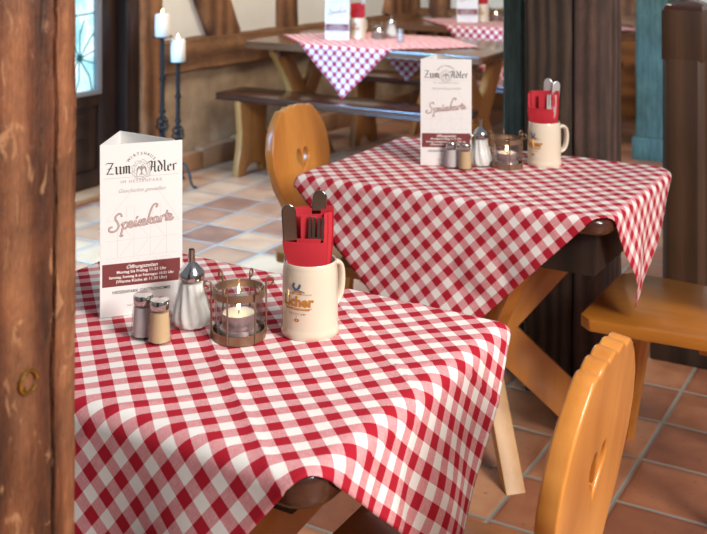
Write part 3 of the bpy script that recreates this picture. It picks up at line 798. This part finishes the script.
def sugar():
    t = empty('sugar_dispenser')
    def tw(r, z, a): return r * (1 + .06 * math.sin(10 * a + z * 70)) if .006 < z < .075 else r
    pr = [(0, 0), (.030, 0), (.0325, .004), (.0340, .014), (.0335, .024), (.029, .038), (.0245, .052), (.0215, .066), (.0205, .078), (.0205, .084)]
    def dense(p, n=3):
        o = [p[0]]
        for i in range(len(p) - 1):
            for k in range(1, n + 1): o.append((p[i][0] + (p[i + 1][0] - p[i][0]) * k / n, p[i][1] + (p[i + 1][1] - p[i][1]) * k / n))
        return o
    MB().lathe(dense(pr), 72, fl=tw).build('jar', M['glass'], t, smooth=70)
    pi_ = [(0, .004), (.028, .004), (.0308, .014), (.0300, .024), (.026, .038), (.0220, .052), (.0192, .066), (.0185, .074), (0, .076)]
    MB().lathe(dense(pi_), 72, fl=tw).build('sugar', M['sugar'], t, smooth=70)
    cap = MB().lathe([(.0218, .080), (.0222, .082), (.0222, .090), (.0205, .094), (.011, .104), (.0055, .109), (.0055, .112), (0, .112)], 40).build('cap', M['chrome'], t, smooth=40)
    MB().tube([(0, 0, .108), (0, 0, .120), (0, 0, .129)], [.0060, .0060, .0058], 16).build('spout', M['chrome'], cap, smooth=50)
    MB().lathe([(0, 0), (.0046, 0), (.0046, .0008), (0, .0008)], 12).xf(Matrix.Translation((0, 0, .1290))).build('opening_shade', M['black'], cap)  # black disc stands in for the shade inside the spout
    MB().tube([(.022, 0, .086), (.030, 0, .085), (.032, 0, .078), (.027, 0, .075)], .0012, 6).build('clip', M['chrome'], cap, smooth=50)
    return t
su = sugar(); place(su, (-.2745, 1.811, ZT), R(70)); tag(su, 'fluted glass sugar dispenser on the nearest table', 'sugar dispenser')
def holder():
    t = empty('candle_holder')
    MB().lathe([(0, .004), (.038, .004), (.0395, .008), (.040, .05), (.0405, .084), (.0385, .084), (.038, .05), (.037, .012), (0, .010)], 48).build('glass_cup', M['glass'], t, smooth=60)
    def band(z0, z1, r): return [(r, z0), (r + .0018, z0), (r + .0018, z1), (r, z1), (r, z0)]
    def loop(z0, z1, r):
        vs = []; fs = []; pr = [(r, z0), (r + .0018, z0), (r + .0018, z1), (r, z1)]; seg = 48
        for (a, z) in pr:
            for k in range(seg): q = 2 * PI * k / seg; vs.append((a * math.cos(q), a * math.sin(q), z))
        for i in range(4):
            for k in range(seg): k2 = (k + 1) % seg; j = (i + 1) % 4; fs.append((i * seg + k, i * seg + k2, j * seg + k2, j * seg + k))
        return MB().add(vs, fs)
    loop(.068, .080, .0412).build('ring', M['bronze'], t, smooth=50)
    loop(.0, .015, .0425).build('ring', M['bronze'], t, smooth=50)
    MB().lathe([(0, .0005), (.0425, .0005), (.0425, .0035), (0, .0035)], 40).build('base_plate', M['bronze'], t, smooth=40)
    for k in range(6):
        a = 2 * PI * k / 6 + R(12); r = .0452
        pts = [(r, 0, .002), (r, 0, .05), (r, 0, .086)]
        for q in range(1, 15):
            b = PI * 1.75 * q / 14; pts.append((r + .0065 - .0065 * math.cos(b) * (1 - q * .02), 0, .088 + .0075 * math.sin(b) * (1 - q * .02)))
        MB().tube([Matrix.Rotation(a, 4, 'Z') @ Vector(p_) for p_ in pts], .0016, 8).build('wire_scroll', M['bronze'], t, smooth=60)
    return t
ho = holder(); place(ho, (-.1895, 1.766, ZT)); tag(ho, 'round glass candle holder in scrolled metal cage, nearest table', 'candle holder')
def flame(parent, z, s=1.0):
    MB().lathe([(0, 0), (.0022 * s, .003 * s), (.0030 * s, .007 * s), (.0022 * s, .013 * s), (.0008 * s, .019 * s), (0, .022 * s)], 12, (0, 0, z)).build('flame', M['flame'], parent, smooth=80)
def tealight():
    t = empty('tealight')
    MB().lathe([(0, 0), (.0262, 0), (.027, .001), (.027, .0225), (.0265, .0225), (.0262, .0205), (0, .0200)], 40).build('cup', M['cup'], t, smooth=40)
    MB().lathe([(0, .019), (.0258, .019), (.0258, .0215), (.018, .0205), (0, .0200)], 40).build('wax', M['wax'], t, smooth=40)
    MB().tube([(0, 0, .019), (.0004, 0, .027)], .0009, 6).build('wick', M['wick'], t)
    flame(t, .0255, .95); return t
te = tealight(); place(te, (-.1895, 1.766, ZT + .0175)); tag(te, 'lit tealight inside the candle holder on the nearest table', 'candle')
g = MB().lathe([(0, .010), (.033, .010), (.031, .0172), (0, .0172)], 30).build('wax_pad', M['cup'], ho, smooth=40)

def mug():
    t = empty('beer_mug')
    MB().lathe([(0, 0), (.0465, 0), (.0485, .002), (.0488, .010), (.0472, .014), (.0466, .018), (.0462, .06), (.0458, .100), (.0448, .109), (.0440, .114), (.0440, .1195), (.0430, .121), (.0412, .1195), (.0412, .108), (.0422, .095), (.0425, .02), (.041, .012), (0, .010)], 72).build('body', M['stone'], t, smooth=50)
    # handle on +x side
    pts = crom([(.0425, .098), (.055, .104), (.068, .098), (.073, .080), (.071, .055), (.062, .038), (.044, .030)], 6)
    vs = []; fs = []; seg = 12
    for i, (x, z) in enumerate(pts):
        a = pts[max(i - 1, 0)]; b = pts[min(i + 1, len(pts) - 1)]; dx, dz = b[0] - a[0], b[1] - a[1]; L = math.hypot(dx, dz)
        for k in range(seg): q = 2 * PI * k / seg; vs.append((x + (-dz / L) * .0050 * math.cos(q), .0105 * math.sin(q), z + (dx / L) * .0050 * math.cos(q)))
    for i in range(len(pts) - 1):
        for k in range(seg): k2 = (k + 1) % seg; fs.append((i * seg + k, i * seg + k2, (i + 1) * seg + k2, (i + 1) * seg + k))
    fs += [list(range(seg))[::-1], [(len(pts) - 1) * seg + k for k in range(seg)]]
    MB().add(vs, fs).build('handle', M['stone'], t, smooth=70)
    # printed emblem wrapped on the body; a0 = direction it faces
    def wrap(mb, a0, eps=.0004, z0=0):
        for i, v in enumerate(mb.v):
            r = .0464 + eps; a = a0 + v.x / r; mb.v[i] = Vector((r * math.cos(a), r * math.sin(a), v.y + z0))
        return mb
    a0 = R(-163)
    def txt(mb, body, y, size, **k):
        vs, fs = text_faces(body, size, **k); mb.add([(v.x, v.y + y, 0) for v in vs], fs)
    g = MB(); txt(g, 'Licher', .057, .0225, off=.0009)
    for y in (.0765, .0535): round_stroke(g, [(-.026 + .052 * k / 16, y) for k in range(17)], .0007, 0)
    for y in (.0515,): round_stroke(g, [(-.022 + .044 * k / 16, y) for k in range(17)], .0016, 0)
    txt(g, 'PREMIUM', .0425, .0055, spacing=1.5); txt(g, '\u00ab\u00bb', .032, .0095, off=.0004)
    round_stroke(g, [(0, .0385), (0, .0415)], .0008, 0)
    round_stroke(g, crom([(-.006, .0780), (.000, .0815), (.008, .0785)], 4), .0034, 0)
    wrap(g, a0).build('gold_print', M['gold'], t)
    b = MB(); round_stroke(b, crom([(-.002, .0835), (-.006, .0880), (-.005, .0925)], 5), .0042, 0); round_stroke(b, crom([(.001, .0840), (.005, .0875), (.006, .0915)], 5), .0036, 0)
    round_stroke(b, [(.0, .0835), (.009, .0815), (.014, .0795)], .0014, 0)
    wrap(b, a0, .0006).build('kingfisher_print', M['blue'], t)
    return t
mu = mug(); place(mu, (-.0725, 1.787, ZT), R(47)); tag(mu, 'cream stoneware beer mug with gold print on the nearest table', 'mug')

def napkin():
    t = MB()
    def sheet(x0, x1, yf, z0, zt, th=.0022, n=12, crease=.0):
        vs = []; fs = []; nz = 6
        for i in range(n + 1):
            x = x0 + (x1 - x0) * i / n
            for k in range(nz + 1):
                zz = z0 + (zt(x) - z0) * k / nz
                sh = min(1, max(0, (zz - .105) / .05)); xx = x * (.89 + .14 * sh) - .001 * sh; y = yf(x) * (.8 + .2 * sh)
                vs += [(xx, y, zz), (xx, y + th, zz)]
        m = 2 * (nz + 1)
        for i in range(n):
            for k in range(nz):
                a = i * m + 2 * k; fs += [(a, a + m, a + m + 2, a + 2), (a + 1, a + 3, a + m + 3, a + m + 1)]
            fs += [(i * m + 2 * nz, i * m + m + 2 * nz, i * m + m + 2 * nz + 1, i * m + 2 * nz + 1), (i * m, i * m + 1, i * m + m + 1, i * m + m)]
        for i in (0, n):
            for k in range(nz): a = i * m + 2 * k; fs.append((a, a + 1, a + 3, a + 2))
        t.add(vs, fs)
    sheet(-.040, .041, lambda x: .013 - 3 * x * x, .012, lambda x: .205 + .05 * x)
    sheet(-.034, .040, lambda x: .009 - 4 * x * x, .012, lambda x: .203 - .03 * x)
    sheet(-.012, .033, lambda x: -.004 - 2 * x * x, .012, lambda x: .196 + .04 * x)
    sheet(-.041, .026, lambda x: -.014 + 3 * x * x, .012, lambda x: .158 - .02 * x)
    sheet(-.041, .032, lambda x: -.023 + 4 * x * x, .012, lambda x: .154 - .03 * x)
    sheet(.026, .038, lambda x: -.010 + (x - .026) * .9, .012, lambda x: .199)
    sheet(-.0420, -.036, lambda x: .002 + (x + .04) * .5, .012, lambda x: .197)
    o = t.build('paper_napkin', M['napkin'], smooth=40); return o
na = napkin(); na.location = (-.0745, 1.785, ZT); na.rotation_euler = (0, 0, R(0)); tag(na, 'folded red paper napkin in the mug on the nearest table', 'napkin')
def knife():
    out = [(-.0105, 0)] + [(-.0105 * math.cos(a), .19 + .012 * math.sin(a)) for a in [PI * k / 10 for k in range(11)]] + [(.0085, 0)]
    vs, fs = curve_plate([out], .005, .0018); return MB().add(vs, fs).xf(Matrix.Rotation(R(90), 4, 'X')).build('table_knife', M['cutlery'], smooth=40)
def fork():
    o = []
    o = [(-.003, 0), (-.004, .13), (-.0115, .150), (-.0125, .165), (-.0125, .203), (-.0105, .206), (-.0092, .203), (-.0088, .172), (-.0062, .172), (-.0058, .203), (-.0042, .206), (-.0026, .203), (-.0022, .172)]
    o = o + [(-x, y) for x, y in o[::-1]]
    vs, fs = curve_plate([o], .0026, .0006); return MB().add(vs, fs).xf(Matrix.Rotation(R(90), 4, 'X')).build('fork', M['cutlery'], smooth=40)
kn = knife(); kn.location = (-.0945, 1.7745, ZT + .012); kn.rotation_euler = (R(0), R(-4), R(8)); tag(kn, 'upright table knife at left of napkin, nearest table', 'knife')
kn2 = kn.copy(); C.objects.link(kn2); kn2.location = (-.070, 1.796, ZT + .030); kn2.rotation_euler = (0, R(4), R(-4)); kn2['label'] = 'table knife behind the napkin top, nearest table'
fo = fork(); fo.location = (-.0715, 1.7755, ZT - .028 + .016); fo.rotation_euler = (0, R(3), R(-6)); tag(fo, 'fork with tines upward in the napkin pocket, nearest table', 'fork')

# ------------------------------------------------------------------ repeat the set on the other tables
def dup(src, loc, rz, label):
    c_ = copy_tree(src); c_.location = loc
    if rz is not None: c_.rotation_euler = (0, 0, rz)
    c_['label'] = label; return c_
W2 = 'middle table'
dup(mc, (.188, 3.0, ZT), R(-3), 'white three sided menu card on the middle table')
dup(sa, (.272, 2.976, ZT), 0, 'glass salt shaker beside menu card on the middle table')
dup(pe, (.309, 2.955, ZT), 0, 'glass shaker with tan pepper on the middle table')
dup(su, (.357, 3.0, ZT), R(200), 'sugar dispenser of white sugar on the middle table')
dup(ho, (.428, 2.985, ZT), R(20), 'round caged glass candle holder on the middle table')
dup(te, (.428, 2.985, ZT + .0175), 0, 'lit tealight in the holder on the middle table')
dup(mu, (.538, 3.015, ZT), R(22), 'cream stoneware beer mug with handle right, middle table')
n2 = dup(na, (.536, 3.012, ZT), R(-20), 'folded red paper napkin in the mug on the middle table')
k = dup(kn, (.556, 3.010, ZT + .030), 0, 'right hand silver knife in the middle table mug'); k.rotation_euler = (0, R(5), R(20)); k.data = kn.data.copy(); k.data.materials[0] = M['cutlery_bright']
k2 = dup(kn, (.545, 3.028, ZT + .036), 0, 'rear silver knife in the middle table mug'); k2.rotation_euler = (0, R(2), R(-20)); k2.data = k.data
k3 = dup(fo, (.549, 2.998, ZT - .008), 0, 'fork with tines upward in the middle table napkin'); k3.rotation_euler = (0, R(2), R(-5)); k3.data = fo.data.copy(); k3.data.materials[0] = M['cutlery_bright']
for nm, pts, in (('long trestle table', dict(m=(-.165, 6.19), mu=(.026, 6.25), ho=(.15, 6.24), su=(.225, 6.31), sa=(.268, 6.08))), ('farthest table', dict(m=(.70, 7.24), mu=(.878, 7.30), ho=(.98, 7.35), su=(1.055, 7.30), sa=(1.115, 7.22)))):
    P = pts
    dup(mc, (*P['m'], ZT), R(-10), 'white menu card standing on the ' + nm)
    dup(mu, (*P['mu'], ZT), R(50), 'cream beer mug with red napkin on the ' + nm)
    dup(na, (*P['mu'], ZT), R(-10), 'red paper napkin in the mug on the ' + nm)
    dup(ho, (*P['ho'], ZT), 0, 'glass candle holder on the ' + nm)
    dup(te, (*P['ho'], ZT + .0175), 0, 'lit tealight on the ' + nm)
    dup(su, (*P['su'], ZT), 0, 'sugar dispenser on the ' + nm)
    dup(sa, (*P['sa'], ZT), 0, 'small salt shaker on the ' + nm)
kk = dup(k, (.026 + .02, 6.25, ZT + .03), 0, 'silver knife in the mug on the long trestle table'); kk.rotation_euler = (0, R(4), 0)

# ------------------------------------------------------------------ candle stands
def stand(hz):
    t = empty('candle_stand')
    MB().tube([(0, 0, .10), (0, 0, hz * .5), (0, 0, hz - .005)], .012, 8).build('pole', M['iron'], t, smooth=30)
    for zc in (hz * .42,):
        bk_ = MB()
        for q in range(4):
            pts = []
            for i in range(13):
                f = i / 12; a = 2 * PI * (q / 4 + f * .75); r = .028 * math.sin(PI * f) + .004; pts.append((r * math.cos(a), r * math.sin(a), zc - .055 + .11 * f))
            bk_.tube(pts, .0055, 6)
        bk_.build('basket_twist', M['iron'], t, smooth=60)
    cl = MB()
    for zz in (hz * .42 - .07, hz * .42 + .07, hz * .72, .16): cl.lathe([(.010, -.012), (.018, -.006), (.018, .006), (.010, .012)], 10, (0, 0, zz))
    cl.build('collar', M['iron'], t, smooth=50)
    for q in range(3):
        a = 2 * PI * q / 3 + R(-35)
        pts = crom([(0, .13), (.05, .12), (.085, .07), (.10, .02), (.135, .008)], 6)
        MB().tube([(r * math.cos(a), r * math.sin(a), z) for r, z in pts], .007, 8).build('foot', M['iron'], t, smooth=60)
    MB().lathe([(0, hz - .008), (.02, hz - .008), (.055, hz - .002), (.058, hz + .003), (.05, hz), (0, hz)], 28).build('drip_plate', M['iron'], t, smooth=50)
    return t
def pillar_candle():
    t = empty('pillar_candle')
    MB().lathe([(0, 0), (.038, 0), (.040, .002), (.040, .112), (.036, .122), (.028, .124), (0, .119)], 32).build('wax', M['wax'], t, smooth=50)
    MB().tube([(0, 0, .118), (0, 0, .128)], .0012, 6).build('wick', M['wick'], t)
    flame(t, .126, 1.1); return t
for k, (x, y, hz, lb) in enumerate(((-.952, 5.80, .672, 'shorter'), (-1.03, 5.76, .812, 'taller'))):
    s_ = stand(hz); place(s_, (x, y, 0), R(0)); tag(s_, lb + ' wrought iron candle stand beside the door post', 'candle stand')
    c_ = pillar_candle(); place(c_, (x, y, hz + .0005)); tag(c_, 'lit white pillar candle on the %s iron stand' % lb, 'candle')

GR = {'menu card': 'menu cards on the tables', 'mug': 'stoneware mugs on the tables', 'napkin': 'red napkins in the mugs', 'knife': 'knives in the mugs', 'fork': 'forks in the mugs', 'candle holder': 'candle holders on the tables',
      'sugar dispenser': 'sugar dispensers on the tables', 'salt shaker': 'salt shakers on the tables', 'chair': 'wooden chairs around the small tables', 'bench': 'benches along the trestle tables', 'tablecloth': 'checked tablecloths', 'candle stand': 'iron candle stands by the door', 'pepper shaker': 'pepper shakers on the tables'}
for o in list(C.objects):
    if o.parent is None and o.get('category') in GR: o['group'] = GR[o['category']]
    if o.parent is None and o.name.startswith('tealight'): o['group'] = 'tealights in the candle holders'
    if o.parent is None and o.name.startswith('pillar_candle'): o['group'] = 'pillar candles on the iron stands'

for o in list(C.objects):
    if o.parent is None and .74 < o.location.z < .80: o.location.x *= .995; o.location.y *= .995

# ------------------------------------------------------------------ light
wd = bpy.data.worlds.new('w'); sc.world = wd; wd.use_nodes = True
wd.node_tree.nodes['Background'].inputs[0].default_value = (.80, .88, 1, 1); wd.node_tree.nodes['Background'].inputs[1].default_value = .24
def area(name, loc, tgt, sx, sy, power, col, spread=180):
    l = bpy.data.lights.new(name, 'AREA'); l.shape = 'RECTANGLE'; l.size = sx; l.size_y = sy; l.energy = power; l.color = col; l.spread = R(spread)
    o = bpy.data.objects.new(name, l); C.objects.link(o); o.location = loc
    o.rotation_euler = (Vector(tgt) - Vector(loc)).to_track_quat('-Z', 'Y').to_euler(); return o
area('window_light_right', (2.7, -1.2, 3.0), (.2, 2.0, .6), 1.3, 1.3, 210, (1, .95, .89))
area('window_light_left', (-2.62, 3.45, 1.6), (-.95, 5.05, 0), 2.2, 1.2, 135, (.23, .56, 1), 64)
area('fill_back', (.3, 5.6, 2.7), (-.2, 6.2, 0), .8, .8, 40, (1, .86, .66))  # added fill above the long trestle table to brighten the background
area('fill_front', (1.3, .7, 2.9), (.1, 2.0, .5), .9, .9, 34, (1, .93, .84))  # added fill from above, lights the right flap of the nearest cloth

# ------------------------------------------------------------------ camera
cam = bpy.data.cameras.new('camera'); co = bpy.data.objects.new('camera', cam); C.objects.link(co)
co.location = (0, 0, 1.436); co.rotation_euler = (R(90), 0, 0)
cam.sensor_width = 36; cam.lens = 1069 / 707 * 36; cam.shift_y = -346 / 707
cam.dof.use_dof = True; cam.dof.focus_distance = 1.80; cam.dof.aperture_fstop = 7.5; cam.clip_start = .05
sc.camera = co
sc.view_settings.view_transform = 'Standard'; sc.view_settings.look = 'None'; sc.view_settings.gamma = 1; sc.view_settings.use_curve_mapping = False
sc.view_settings.exposure = 0.18
